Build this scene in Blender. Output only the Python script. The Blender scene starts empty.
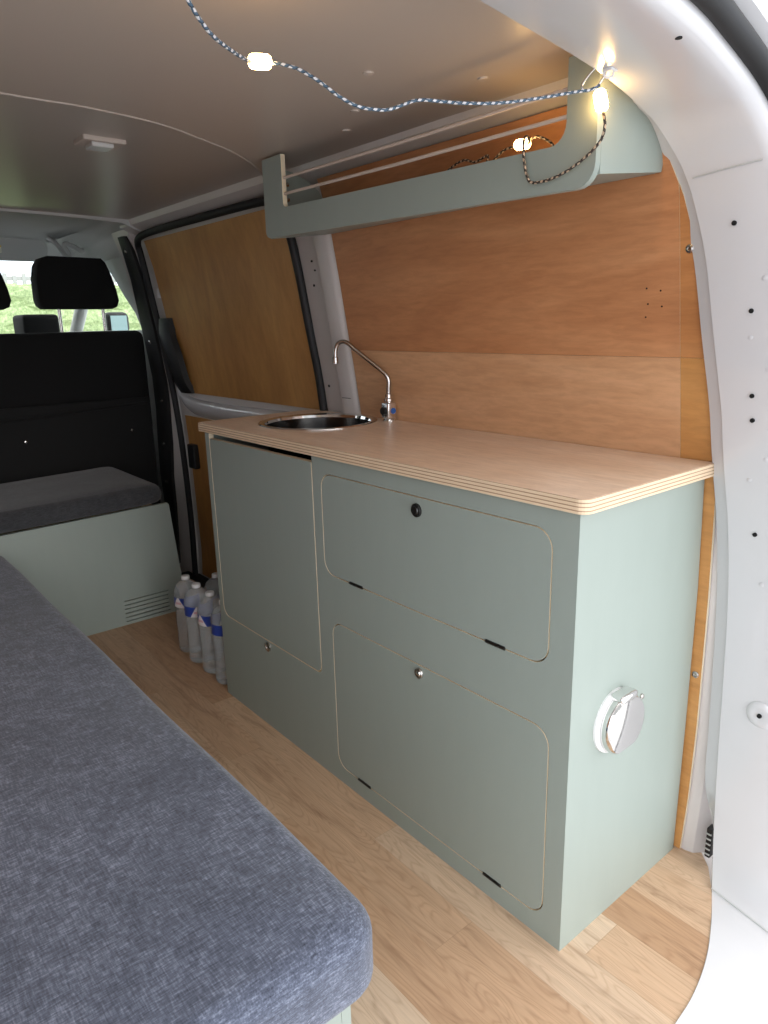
import bpy, bmesh, math, random
from mathutils import Vector, Matrix
random.seed(7)
SC=bpy.context.scene; COL=SC.collection
PI=math.pi
# ------------------------------------------------------------------ materials
def nodes(m): return m.node_tree.nodes, m.node_tree.links
def mat(name,col,rough=.5,metal=0,**k):
    m=bpy.data.materials.new(name); m.use_nodes=True
    b=m.node_tree.nodes['Principled BSDF']
    b.inputs['Base Color'].default_value=(*col,1); b.inputs['Roughness'].default_value=rough; b.inputs['Metallic'].default_value=metal
    for a,v in k.items(): b.inputs[a.replace('_',' ')].default_value=v
    return m
def N(m,t,**k):
    n=m.node_tree.nodes.new(t)
    for a,v in k.items(): setattr(n,a,v)
    return n
def L(m,a,b): m.node_tree.links.new(a,b)
def bsdf(m): return m.node_tree.nodes['Principled BSDF']
def coords(m,scale=(1,1,1),kind='Object'):
    t=N(m,'ShaderNodeTexCoord'); p=N(m,'ShaderNodeMapping'); p.inputs['Scale'].default_value=scale
    L(m,t.outputs[kind],p.inputs['Vector']); return p.outputs['Vector']
def noise(m,vec,scale,detail=4,rough=.5,dist=0):
    n=N(m,'ShaderNodeTexNoise'); n.inputs['Scale'].default_value=scale; n.inputs['Detail'].default_value=detail
    n.inputs['Roughness'].default_value=rough; n.inputs['Distortion'].default_value=dist
    if vec is not None: L(m,vec,n.inputs['Vector'])
    return n.outputs['Fac']
def ramp(m,fac,stops):
    r=N(m,'ShaderNodeValToRGB'); e=r.color_ramp.elements
    while len(e)<len(stops): e.new(.5)
    for x,(p,c) in zip(e,stops): x.position=p; x.color=(*c,1)
    L(m,fac,r.inputs['Fac']); return r.outputs['Color']
def mix(m,fac,a,b,mode='MIX'):
    n=N(m,'ShaderNodeMix',data_type='RGBA',blend_type=mode)
    for s,v in ((n.inputs['Factor'],fac),(n.inputs['A'],a),(n.inputs['B'],b)):
        if isinstance(v,(int,float)): s.default_value=v
        elif isinstance(v,tuple): s.default_value=(*v,1)
        else: L(m,v,s)
    return n.outputs['Result']
def math_(m,op,a,b=0,c=0):
    n=N(m,'ShaderNodeMath',operation=op)
    for i,v in enumerate((a,b,c)):
        if isinstance(v,(int,float)): n.inputs[i].default_value=v
        else: L(m,v,n.inputs[i])
    return n.outputs[0]
def bump(m,h,strength=.2,dist=.002):
    n=N(m,'ShaderNodeBump'); n.inputs['Strength'].default_value=strength; n.inputs['Distance'].default_value=dist
    L(m,h,n.inputs['Height']); L(m,n.outputs['Normal'],bsdf(m).inputs['Normal'])
def setc(m,c): L(m,c,bsdf(m).inputs['Base Color'])

def ply_mat(name,dark,mid,light,scale,rough=.45,seed=0):
    m=mat(name,mid,rough)
    t=N(m,'ShaderNodeTexCoord'); p=N(m,'ShaderNodeMapping'); p.inputs['Scale'].default_value=scale; p.inputs['Location'].default_value=(seed,seed*.7,seed*.3)
    L(m,t.outputs['Object'],p.inputs['Vector']); v=p.outputs['Vector']
    big=noise(m,v,1.2,3,.55,1.2); fine=noise(m,v,14,5,.65,.4)
    c=ramp(m,big,[(.28,dark),(.5,mid),(.74,light)])
    c2=ramp(m,fine,[(.35,(.86,.84,.82)),(.62,(1.05,1.05,1.05))])
    setc(m,mix(m,.8,c,c2,'MULTIPLY')); bump(m,fine,.08,.001)
    return m
M={}
M['green']=mat('sage_paint',(.32,.37,.335),.42)
_f=noise(M['green'],coords(M['green'],(3,3,.6)),40,3); bump(M['green'],_f,.05,.0006)
_s=noise(M['green'],coords(M['green'],(5,5,1.1)),5,5,.6)
setc(M['green'],ramp(M['green'],_s,[(.3,(.305,.354,.322)),(.55,(.312,.362,.329)),(.8,(.320,.370,.336))]))
M['edge']=mat('plywood_edge',(.82,.71,.52),.6)
M['ply_up']=ply_mat('plywood_lining_upper',(.42,.175,.072),(.53,.240,.105),(.61,.300,.14),(1.1,1.1,7))
M['ply_low']=ply_mat('plywood_lining_lower',(.58,.31,.155),(.66,.375,.20),(.72,.43,.245),(1.1,1.1,6),seed=3)
M['ply_strip']=ply_mat('plywood_lining_edge_veneer',(.48,.22,.065),(.56,.27,.085),(.62,.32,.11),(1.1,1.1,6),seed=5)
M['ply_upe']=ply_mat('plywood_lining_upper_edge',(.42,.170,.058),(.52,.225,.078),(.58,.27,.10),(1.1,1.1,7))
M['ply_door']=ply_mat('plywood_door_lining',(.40,.190,.055),(.52,.265,.080),(.60,.325,.11),(2.6,2.6,.7),seed=8)
M['worktop']=ply_mat('birch_worktop',(.75,.53,.37),(.81,.60,.44),(.86,.67,.52),(1.3,6,6),.38,seed=2)
# layered plywood edge (stripes across the thickness)
def layered(name,thick,n):
    m=mat(name,(.7,.55,.4),.55)
    t=N(m,'ShaderNodeTexCoord'); s=N(m,'ShaderNodeSeparateXYZ'); L(m,t.outputs['Object'],s.inputs[0])
    fr=math_(m,'FRACT',math_(m,'MULTIPLY',s.outputs['Z'],n/thick))
    st=math_(m,'GREATER_THAN',fr,.70)
    nz=noise(m,coords(m,(4,4,60)),6,3)
    c=mix(m,st,(.80,.63,.44),(.42,.27,.17)); c=mix(m,.3,c,ramp(m,nz,[(.35,(.7,.62,.55)),(.65,(1,1,1))]),'MULTIPLY')
    setc(m,c); return m
M['layers']=layered('layered_plywood_edge',.025,4)
M['white']=mat('white_body_paint',(.62,.615,.63),.20); bsdf(M['white']).inputs['Coat Weight'].default_value=.5; bsdf(M['white']).inputs['Coat Roughness'].default_value=.06
M['white_in']=mat('white_inner_panel',(.66,.62,.60),.4)
M['ceil']=mat('ceiling_panel',(.50,.435,.385),.33)
M['headliner']=mat('cab_headliner',(.62,.63,.62),.8)
M['ceil_front']=mat('front_ceiling_panel',(.45,.41,.375),.30)
M['lip']=mat('ceiling_panel_edge',(.52,.46,.42),.5)
M['rubber']=mat('black_rubber',(.009,.009,.010),.6)
M['black']=mat('black_plastic',(.006,.006,.006),.55)
M['blackfab']=mat('black_seat_fabric',(.006,.006,.006),.95)
bump(M['blackfab'],noise(M['blackfab'],coords(M['blackfab']),180,3),.4,.002)
M['blackpanel']=mat('black_bulkhead_panel',(.005,.005,.005),.85)
M['chrome']=mat('chrome',(.82,.81,.80),.08,1)
M['steel']=mat('brushed_steel',(.55,.52,.49),.22,1)
M['bowl']=mat('shade_darkened_steel',(.16,.155,.15),.16,1)  # deep shade and dark reflections of the sink bowl put into the steel colour
M['darksteel']=mat('dark_steel',(.10,.10,.10),.35,1)
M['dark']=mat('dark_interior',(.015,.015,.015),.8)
M['hole']=mat('bolt_hole',(.004,.004,.004),.9)
M['grey_plastic']=mat('grey_plastic',(.50,.51,.50),.5)
M['lens']=mat('clear_plastic_lens',(.55,.56,.56),.2)
M['white_plastic']=mat('white_plastic',(.80,.80,.80),.3)
M['sticker']=mat('visor_sticker',(.8,.8,.7),.5)
M['blue']=mat('blue_dot',(.03,.12,.4),.3)
M['rope_w']=mat('elastic_cord',(.62,.52,.45),.7)
M['glass']=mat('window_glass',(.95,1,.98),.02); bsdf(M['glass']).inputs['Transmission Weight'].default_value=1; bsdf(M['glass']).inputs['IOR'].default_value=1.02
M['tarmac']=mat('pale_paving',(.58,.58,.58),.8)
setc(M['tarmac'],ramp(M['tarmac'],noise(M['tarmac'],coords(M['tarmac']),6,6),[(.3,(.55,.55,.55)),(.7,(.65,.65,.65))]))
# upholstery
def cloth(name,a,b,c,slub=1.):
    m=mat(name,b,.95)
    t=N(m,'ShaderNodeTexCoord')
    def mp(s):
        p=N(m,'ShaderNodeMapping'); p.inputs['Scale'].default_value=s; L(m,t.outputs['Object'],p.inputs['Vector']); return p.outputs['Vector']
    n1=noise(m,mp((60,420,420)),1,2,.6); n2=noise(m,mp((420,60,420)),1,2,.6); n3=noise(m,mp((5,5,5)),1,5,.6); n4=noise(m,mp((30,30,30)),1,4,.7)
    s=math_(m,'ADD',math_(m,'MULTIPLY',n1,.30),math_(m,'MULTIPLY',n2,.36))
    s=math_(m,'ADD',s,math_(m,'MULTIPLY',n4,.22)); s=math_(m,'ADD',s,math_(m,'MULTIPLY',n3,.16)); s=math_(m,'SUBTRACT',s,.02)
    setc(m,ramp(m,s,[(.34,a),(.50,b),(.68,c)])); bump(m,s,.55,.0025)
    bsdf(m).inputs['Sheen Weight'].default_value=.25
    return m
M['cloth']=cloth('blue_grey_upholstery',(.024,.028,.046),(.088,.102,.146),(.28,.31,.40))
M['cloth_dark']=cloth('charcoal_upholstery',(.022,.023,.026),(.045,.047,.052),(.085,.088,.096))
# vinyl plank floor
def plank_mat():
    m=mat('vinyl_plank',(.5,.35,.22),.42)
    t=N(m,'ShaderNodeTexCoord'); s=N(m,'ShaderNodeSeparateXYZ'); L(m,t.outputs['Object'],s.inputs[0])
    X,Y=s.outputs['X'],s.outputs['Y']
    yy=math_(m,'MULTIPLY',math_(m,'ADD',Y,.07),10.); row=math_(m,'FLOOR',yy)
    w=N(m,'ShaderNodeTexWhiteNoise',noise_dimensions='1D'); L(m,math_(m,'ADD',row,4.3),w.inputs['W'])
    xx=math_(m,'ADD',math_(m,'DIVIDE',math_(m,'ADD',X,.15),.78),math_(m,'FRACT',math_(m,'MULTIPLY',math_(m,'ADD',row,1.0002),.382))); seg=math_(m,'FLOOR',xx)
    cm=N(m,'ShaderNodeCombineXYZ'); L(m,row,cm.inputs[0]); L(m,seg,cm.inputs[1])
    w2=N(m,'ShaderNodeTexWhiteNoise',noise_dimensions='2D'); L(m,cm.outputs[0],w2.inputs['Vector'])
    r=w2.outputs['Value']
    g=N(m,'ShaderNodeCombineXYZ'); L(m,math_(m,'ADD',math_(m,'MULTIPLY',X,1.5),math_(m,'MULTIPLY',r,37)),g.inputs[0]); L(m,math_(m,'MULTIPLY',Y,14),g.inputs[1]); L(m,math_(m,'MULTIPLY',r,9),g.inputs[2])
    n1=noise(m,g.outputs[0],2.2,6,.62,.9); 
    g2=N(m,'ShaderNodeCombineXYZ'); L(m,math_(m,'ADD',math_(m,'MULTIPLY',X,7),math_(m,'MULTIPLY',r,20)),g2.inputs[0]); L(m,math_(m,'MULTIPLY',Y,150),g2.inputs[1])
    n2=noise(m,g2.outputs[0],1,5,.7)
    base=ramp(m,r,[(0,(.48,.29,.17)),(.35,(.57,.37,.235)),(.7,(.66,.46,.31)),(1,(.70,.54,.40))])
    gr=ramp(m,n1,[(.30,(.66,.60,.55)),(.45,(.95,.94,.92)),(.72,(1.1,1.09,1.06))]); f=ramp(m,n2,[(.3,(.86,.83,.80)),(.6,(1.04,1.04,1.04))])
    c=mix(m,.9,base,gr,'MULTIPLY'); c=mix(m,.8,c,f,'MULTIPLY')
    g3=N(m,'ShaderNodeCombineXYZ'); L(m,math_(m,'ADD',math_(m,'MULTIPLY',X,2.0),math_(m,'MULTIPLY',r,71)),g3.inputs[0]); L(m,math_(m,'MULTIPLY',Y,12),g3.inputs[1]); L(m,math_(m,'MULTIPLY',r,5),g3.inputs[2])
    n3=noise(m,g3.outputs[0],1.3,2,.4,.3); ct=math_(m,'ABSOLUTE',math_(m,'SUBTRACT',math_(m,'FRACT',math_(m,'MULTIPLY',n3,24)),.5))
    c=mix(m,.42,c,ramp(m,ct,[(.0,(.70,.62,.55)),(.22,(1,1,1)),(.5,(1.03,1.03,1.02))]),'MULTIPLY')
    fy=math_(m,'FRACT',yy); fx=math_(m,'FRACT',xx)
    gap=math_(m,'MAXIMUM',math_(m,'LESS_THAN',fy,.014),math_(m,'LESS_THAN',fx,.002))
    c=mix(m,math_(m,'MULTIPLY',gap,.22),c,(.22,.13,.07)); setc(m,c); bump(m,n2,.05,.0006)
    return m
M['floor']=plank_mat()
# braided cable from the tube's own UV
def braid(name,a,b,c):
    m=mat(name,a,.6); t=N(m,'ShaderNodeTexCoord'); s=N(m,'ShaderNodeSeparateXYZ'); L(m,t.outputs['UV'],s.inputs[0])
    u=math_(m,'MULTIPLY',s.outputs['X'],95.); v=s.outputs['Y']
    p=math_(m,'FRACT',math_(m,'ADD',u,v)); q=math_(m,'FRACT',math_(m,'SUBTRACT',math_(m,'MULTIPLY',u,.5),math_(m,'MULTIPLY',v,2)))
    st=math_(m,'MULTIPLY',math_(m,'GREATER_THAN',p,.5),math_(m,'GREATER_THAN',q,.35))
    k=mix(m,st,a,b); k=mix(m,math_(m,'LESS_THAN',p,.14),k,c); setc(m,k); return m
M['braid']=braid('braided_cable',(.06,.11,.165),(.66,.66,.68),(.015,.02,.03))
M['braid_dark']=braid('braided_cable_brown',(.035,.025,.022),(.55,.42,.30),(.015,.012,.01))
def emit(name,col,s):
    m=mat(name,col,.4); b=bsdf(m); b.inputs['Emission Color'].default_value=(*col,1); b.inputs['Emission Strength'].default_value=s; return m
M['bulb']=emit('warm_bulb',(1,.60,.22),42)
# PET bottle
M['pet']=mat('bottle_plastic_and_water',(.93,.96,.98),.06); bsdf(M['pet']).inputs['Transmission Weight'].default_value=.80; bsdf(M['pet']).inputs['IOR'].default_value=1.12
def label_mat():
    m=mat('bottle_label',(.03,.07,.30),.4); t=N(m,'ShaderNodeTexCoord'); s=N(m,'ShaderNodeSeparateXYZ'); L(m,t.outputs['UV'],s.inputs[0])
    a=math_(m,'FRACT',math_(m,'MULTIPLY',s.outputs['X'],3.)); v=s.outputs['Y']
    d=math_(m,'ADD',math_(m,'ABSOLUTE',math_(m,'SUBTRACT',a,.5)),math_(m,'MULTIPLY',v,.22))
    w=math_(m,'LESS_THAN',d,.26); rd=math_(m,'MULTIPLY',math_(m,'LESS_THAN',math_(m,'ABSOLUTE',math_(m,'SUBTRACT',v,.45)),.11),math_(m,'LESS_THAN',math_(m,'ABSOLUTE',math_(m,'SUBTRACT',a,.5)),.13))
    c=mix(m,w,(.02,.05,.30),(.80,.74,.76)); c=mix(m,rd,c,(.72,.42,.46)); setc(m,c); return m
M['label']=label_mat()
M['leaf']=mat('hedge_leaves',(.16,.32,.06),.8)
setc(M['leaf'],ramp(M['leaf'],noise(M['leaf'],coords(M['leaf'],(1,1,1)),26,6,.85),[(.34,(.15,.20,.10)),(.5,(.33,.42,.20)),(.66,(.56,.64,.38))]))
M['fence']=mat('weathered_fence',(.45,.45,.44),.8)

# ------------------------------------------------------------------ object helpers
def tag(o,label=None,cat=None,group=None,kind=None):
    if label: o['label']=label
    if cat: o['category']=cat
    if group: o['group']=group
    if kind: o['kind']=kind
    return o
def thing(name,loc,label=None,cat=None,group=None,kind=None):
    o=bpy.data.objects.new(name,None); COL.objects.link(o); o.location=loc; o.empty_display_size=.05
    return tag(o,label,cat,group,kind)
def rootloc(o):
    v=Vector((0,0,0))
    while o: v+=o.location; o=o.parent
    return v
def obj(name,bm,mats,parent=None,smooth=False,origin=None):
    """link a bmesh given in world coordinates as one mesh object"""
    if not isinstance(mats,(list,tuple)): mats=[mats]
    me=bpy.data.meshes.new(name)
    off=Vector((0,0,0))
    if parent is not None: off=rootloc(parent)
    elif origin!='world':
        xs=[v.co for v in bm.verts]
        off=Vector(((min(v.x for v in xs)+max(v.x for v in xs))/2,(min(v.y for v in xs)+max(v.y for v in xs))/2,min(v.z for v in xs)))
    for v in bm.verts: v.co-=off
    bmesh.ops.recalc_face_normals(bm,faces=bm.faces)
    bm.to_mesh(me); bm.free()
    for m in mats: me.materials.append(m)
    if smooth:
        for p in me.polygons: p.use_smooth=True
    o=bpy.data.objects.new(name,me); COL.objects.link(o)
    if parent is not None: o.parent=parent
    else: o.location=off
    if smooth:
        try: me.set_sharp_from_angle(angle=R(38))
        except Exception: pass
    return o
def R(d): return d*PI/180
def box(bm,a,b,bev=0,seg=2,mi=0):
    r=bmesh.ops.create_cube(bm,size=1); vs=r['verts']
    for v in vs: v.co=Vector([a[i]+(v.co[i]+.5)*(b[i]-a[i]) for i in range(3)])
    fs=set(f for v in vs for f in v.link_faces)
    if bev: 
        g=bmesh.ops.bevel(bm,geom=list(set(e for v in vs for e in v.link_edges)),offset=bev,segments=seg,affect='EDGES',profile=.5)
        fs=[f for f in g['faces']]
        vs2=set(v for f in fs for v in f.verts); fs=set(f for v in vs2 for f in v.link_faces)
    for f in fs: f.material_index=mi
    return bm
def nb(): return bmesh.new()
def BX(a,b,bev=0,seg=2): return box(nb(),a,b,bev,seg)
def tube(bm,pts,r,n=8,caps=True,closed=False):
    """tube with UV: u = length in metres, v = 0..1 around"""
    uv=bm.loops.layers.uv.verify(); P=[Vector(p) for p in pts]; rr=r if isinstance(r,(list,tuple)) else [r]*len(P)
    rings=[];up=None;Ls=[0]
    for i in range(1,len(P)): Ls.append(Ls[-1]+(P[i]-P[i-1]).length)
    for i,p in enumerate(P):
        a=P[(i-1)%len(P)] if (closed or i>0) else P[i]; b=P[(i+1)%len(P)] if (closed or i<len(P)-1) else P[i]
        d=(b-a).normalized()
        if up is None: up=d.orthogonal().normalized()
        up=(up-d*up.dot(d)).normalized(); s=d.cross(up)
        rings.append([bm.verts.new(p+(up*math.cos(2*PI*k/n)+s*math.sin(2*PI*k/n))*rr[i]) for k in range(n)])
    m=len(P) if closed else len(P)-1
    for i in range(m):
        A=rings[i];B=rings[(i+1)%len(P)]
        for k in range(n):
            f=bm.faces.new((A[k],A[(k+1)%n],B[(k+1)%n],B[k]))
            lu=(Ls[i],Ls[i],Ls[i+1] if i+1<len(Ls) else Ls[i]+.01,Ls[i+1] if i+1<len(Ls) else Ls[i]+.01); lv=(k/n,(k+1)/n,(k+1)/n,k/n)
            for l,a_,b_ in zip(f.loops,lu,lv): l[uv].uv=(a_,b_)
    if caps and not closed:
        bm.faces.new(rings[0][::-1]); bm.faces.new(rings[-1])
    return bm
def spline(pts,sub=6,closed=False):
    P=[Vector(p) for p in pts]; out=[]; n=len(P)
    for i in range(n if closed else n-1):
        if closed: p0,p1,p2,p3=P[i-1],P[i],P[(i+1)%n],P[(i+2)%n]
        else:
            p1,p2=P[i],P[i+1]; p0=P[i-1] if i else p1*2-p2; p3=P[i+2] if i+2<n else p2*2-p1
        for k in range(sub):
            t=k/sub; out.append(.5*((2*p1)+(p2-p0)*t+(2*p0-5*p1+4*p2-p3)*t*t+(3*p1-p0-3*p2+p3)*t**3))
    if not closed: out.append(P[-1])
    return out
def lathe(bm,prof,c,axis='z',n=32,cap=True,sx=1,uvs=False):
    """prof = (radius, height along axis) ; c = centre"""
    uv=bm.loops.layers.uv.verify(); rings=[]
    ax={'x':lambda r,h,a:Vector((h,r*math.cos(a),r*math.sin(a))),'y':lambda r,h,a:Vector((r*math.cos(a),h,r*math.sin(a))),'z':lambda r,h,a:Vector((r*math.cos(a),r*math.sin(a),h))}[axis]
    for r,h in prof: rings.append([bm.verts.new(Vector(c)+ax(max(r,1e-5),h,2*PI*k/n)) for k in range(n)])
    for i in range(len(rings)-1):
        for k in range(n):
            f=bm.faces.new((rings[i][k],rings[i][(k+1)%n],rings[i+1][(k+1)%n],rings[i+1][k]))
            for l,(a,b) in zip(f.loops,((k/n,i),((k+1)/n,i),((k+1)/n,i+1),(k/n,i+1))): l[uv].uv=(a,b/(len(rings)-1))
    if cap:
        bm.faces.new(rings[0][::-1]); bm.faces.new(rings[-1])
    return bm
def rrect(x0,z0,x1,z1,r,seg=6):
    """rounded rectangle; r scalar or four radii (bl, br, tr, tl)"""
    if not isinstance(r,(list,tuple)): r=[r]*4
    out=[]
    for (cx,cz,a0,rad) in ((x0,z0,180,r[0]),(x1,z0,270,r[1]),(x1,z1,0,r[2]),(x0,z1,90,r[3])):
        sx=1 if cx==x0 else -1; sz=1 if cz==z0 else -1
        if rad<=0: out.append((cx,cz)); continue
        for k in range(seg+1):
            a=R(a0+90*k/seg); out.append((cx+sx*rad+rad*math.cos(a),cz+sz*rad+rad*math.sin(a)))
    return out
def plate(outer,holes,t,fn,bev=0):
    """flat board with holes: outline in (u,v), thickness t along w; fn maps (u,v,w) to world. side faces get material slot 1"""
    cu=bpy.data.curves.new('tmp','CURVE'); cu.dimensions='2D'; cu.fill_mode='BOTH'; cu.extrude=t/2
    if bev: cu.bevel_depth=bev; cu.extrude=t/2-bev; cu.bevel_resolution=1; cu.offset=-bev
    for lp in [outer]+holes:
        s=cu.splines.new('POLY'); s.points.add(len(lp)-1); s.use_cyclic_u=True
        for p,q in zip(s.points,lp): p.co=(q[0],q[1],0,1)
    o=bpy.data.objects.new('tmp',cu); COL.objects.link(o)
    dg=bpy.context.evaluated_depsgraph_get(); me=bpy.data.meshes.new_from_object(o.evaluated_get(dg))
    bm=nb(); bm.from_mesh(me); bmesh.ops.remove_doubles(bm,verts=bm.verts,dist=1e-5); bm.normal_update()
    for f in bm.faces: f.material_index=1 if abs(f.normal.z)<.5 else 0; f.smooth=False
    for v in bm.verts: v.co=Vector(fn(v.co.x,v.co.y,v.co.z+t/2))
    bpy.data.objects.remove(o); bpy.data.curves.remove(cu); bpy.data.meshes.remove(me)
    return bm
def sheet(bm,rows,mi=0):
    """quad grid from rows of points"""
    V=[[bm.verts.new(Vector(p)) for p in r] for r in rows]
    for i in range(len(V)-1):
        for k in range(len(V[0])-1):
            f=bm.faces.new((V[i][k],V[i][k+1],V[i+1][k+1],V[i+1][k])); f.material_index=mi
    return V
def slab(bm,rowsA,rowsB,mi=0,edge=1):
    """closed solid between two matching grids"""
    A=sheet(bm,rowsA,mi);B=sheet(bm,rowsB,mi)
    def side(a,b):
        for i in range(len(a)-1): f=bm.faces.new((a[i],a[i+1],b[i+1],b[i])); f.material_index=edge
    side(A[0],B[0]);side(A[-1],B[-1]);side([r[0] for r in A],[r[0] for r in B]);side([r[-1] for r in A],[r[-1] for r in B])
    return bm
def copy_thing(root,loc,label=None):
    r=root.copy(); COL.objects.link(r); r.location=loc
    if label: r['label']=label
    for ch in root.children:
        c=ch.copy(); COL.objects.link(c); c.parent=r
    return r

# ------------------------------------------------------------------ van shape
YC=-.45                                             # centre line of the van
WZ=[-.25,0,.125,.576,.85,.975,1.09,1.23,1.35,1.45,1.50,1.56]
WY=[.40,.40,.408,.40,.384,.365,.345,.322,.30,.272,.25,.22]
def W(z):
    if z<=WZ[0]: return WY[0]
    for i in range(len(WZ)-1):
        if z<=WZ[i+1]:
            t=(z-WZ[i])/(WZ[i+1]-WZ[i]); return WY[i]+t*(WY[i+1]-WY[i])
    return WY[-1]
def mir(y): return 2*YC-y
EZ=[(0,.012),(.3,.020),(.85,.020),(1.0,.014),(1.064,.004),(1.198,-.018),(1.30,-.045),(1.375,-.075),(1.46,-.115)]
def edge_x(z):
    for (a,b),(c,d) in zip(EZ,EZ[1:]):
        if z<=c: return b+(d-b)*(z-a)/(c-a)
    return EZ[-1][1]
CZ=1.50
# --- ground, floor
g=thing('ground',(0,0,-.5),kind='structure')
obj('paving',BX((-14,-9,-.62),(12,9,-.5)),M['tarmac'],g)
flr=[(-2.32,.43),(.045,.43),(.075,.40),(.11,.345),(.150,.262),(.181,.181),(.200,.10),(.207,.029),(.213,-.08),(.215,-.2),(.215,YC)]
flr=flr+[(x,mir(y)) for x,y in flr[-2::-1]]
bm=nb(); vs=[bm.verts.new((x,y,0)) for x,y in flr]; vb=[bm.verts.new((x,y,-.02)) for x,y in flr]
bm.faces.new(vs);bm.faces.new(vb[::-1])
for i in range(len(vs)): bm.faces.new((vs[i],vs[(i+1)%len(vs)],vb[(i+1)%len(vs)],vb[i]))
tag(obj('floor',bm,M['floor'],origin='world'),kind='structure')
tag(obj('trim_9',BX((-4.2,mir(.55),-.12),(.20,.55,-.021)),M['white_in']),kind='structure')

# --- side walls of the body (white metal), each a closed slab behind the linings
zs=[-.10,0,.125,.35,.576,.72,.85,.975,1.09,1.23,1.35,1.45,1.50,1.56]
for side in (0,1):
    f=(lambda y:y) if side==0 else mir
    bm=nb(); off=.045
    xs=[-2.36,-1.9,-1.5,-1.1,-.7,-.3] 
    ra=[[(x,f(W(z)+off),z) for x in xs]+[(edge_x(max(z,0)),f(W(z)+off),z)] for z in zs]
    rb=[[(x,f(W(z)+off+.10),z) for x in xs]+[(edge_x(max(z,0)),f(W(z)+off+.10),z)] for z in zs]
    slab(bm,ra,rb,0,0)
    tag(obj('wall_right' if side==0 else 'wall_left',bm,M['white_in'],origin='world'),kind='structure')
# --- ceiling : near panel overlaps the front panel along a curved seam
seam=[(.142,-1.132),(.02,-1.03),(-.089,-.969),(-.16,-.93),(-.229,-.904),(-.30,-.890),(-.379,-.880),(YC,-.882)]
seam=seam+[(mir(y),x) for y,x in seam[-2::-1]]
seam=[(.262,-1.27)]+seam+[(mir(.262),-1.27)]
bm=nb(); ra=[];rb=[]
def crown(y): return .012*(1-((y-YC)/.75)**2)
for y,x in seam:
    xr=-.075 if abs(y-YC)>.5 else -.03
    col=[x+(xr-x)*k/6 for k in range(7)]
    ra.append([(q,y,CZ+crown(y)) for q in col]); rb.append([(q,y,CZ+.006+crown(y)) for q in col])
slab(bm,ra,rb,0,1)
cl_=tag(obj('ceiling',bm,[M['ceil'],M['lip']],smooth=True),kind='structure')
obj('panel_edge',tube(nb(),spline([(x-.001,y,CZ+crown(y)+.002) for y,x in seam],4),.0042,8),M['lip'],cl_,smooth=True)
bm=nb(); ys=[.262-k*(1.424/12) for k in range(13)]
slab(bm,[[(x,y,CZ+.0065+crown(y)) for x in (-2.24,-1.6,-1.1,-.7)] for y in ys],[[(x,y,CZ+.02+crown(y)) for x in (-2.24,-1.6,-1.1,-.7)] for y in ys],0,0)
tag(obj('ceiling',bm,[M['ceil_front'],M['lip']],smooth=True),kind='structure')
tag(obj('trim_8',BX((-3.35,mir(.40),CZ+.075),(.02,.40,CZ+.12)),M['white']),kind='structure')   # outer roof skin
# cant rails between ceiling and walls
for side in (0,1):
    f=(lambda y:y) if side==0 else mir
    bm=nb(); pr=[(.225,CZ+.012),(.232,CZ-.010),(.258,CZ-.022),(.292,CZ-.034),(.318,CZ-.030),(.38,CZ+.06),(.225,CZ+.06)]
    rows=[[(x,f(y),z) for y,z in pr+[pr[0]]] for x in (-2.34,-.13)]
    V=sheet(bm,rows); bm.faces.new([v for v in V[0][:-1]]); bm.faces.new([v for v in V[1][:-1]][::-1])
    tag(obj('trim_6' if side==0 else 'trim_7',bm,M['white_in'],smooth=True),kind='structure')

# --- rear door frame : swept rings. A inner edge, C outer edge of the jamb, D rolled lip
A=[(.020,YC,1.455),(.002,-.33,1.454),(-.015,-.218,1.452),(-.030,-.12,1.450),(-.042,-.03,1.447),(-.052,.065,1.440),(-.062,.14,1.431),(-.067,.20,1.419),(-.066,.245,1.402),(-.055,.276,1.37),(-.040,.293,1.335),(-.022,.302,1.285),
   (.002,.312,1.193),(.022,.323,1.066),(.035,.345,.95),(.043,.355,.862),(.055,.378,.72),(.062,.390,.585),(.068,.392,.43),(.073,.390,.30),(.079,.388,.18),(.088,.380,.08),(.110,.345,.003),(.150,.262,.0025),(.181,.181,.0025),(.200,.10,.0025),(.207,.029,.0025),(.213,-.08,.0025),(.215,-.2,.0025),(.215,YC,.0025)]
Cc=[]
for i,(x,y,z) in enumerate(A):
    if z>.2: Cc.append((x+.128,y,z-.002 if z>1.4 else z))
    else: Cc.append(None)
low={.18:(.215,.398,.18),.08:(.232,.385,.075)}
for i,(x,y,z) in enumerate(A):
    if Cc[i] is None:
        if z>.01: Cc[i]=low[z]
        elif y>.3: Cc[i]=(.262,.335,-.018)
        elif y>.22: Cc[i]=(.292,.262,-.026)
        elif y>.15: Cc[i]=(.315,.181,-.03)
        else: Cc[i]=(.33,y-.01 if y>YC+.01 else y,-.032)
def outdir(i,L_):
    a=Vector(L_[max(i-1,0)]);b=Vector(L_[min(i+1,len(L_)-1)]); d=b-a; d.x=0; d.normalize()
    return Vector((0,-d.z,d.y)) if True else None
def ring(k,L_):
    out=[]
    for i,p in enumerate(L_):
        o=outdir(i,L_); out.append(Vector(p)+Vector((k[0],0,0))+o*k[1])
    return out
def full(L_): # add the mirrored half
    half=spline(L_,4); return half, [Vector((p.x,mir(p.y),p.z)) for p in half]
def sgn():
    o=outdir(8,A); return 1 if o.y>0 else -1
S=sgn()
rings=[ [Vector(a)+Vector((0,0,0)) for a in A] ]
def off(L_,dx,do): return [Vector(p)+Vector((dx,0,0))+outdir(i,L_)*S*do for i,p in enumerate(L_)]
inner0=[]
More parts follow.
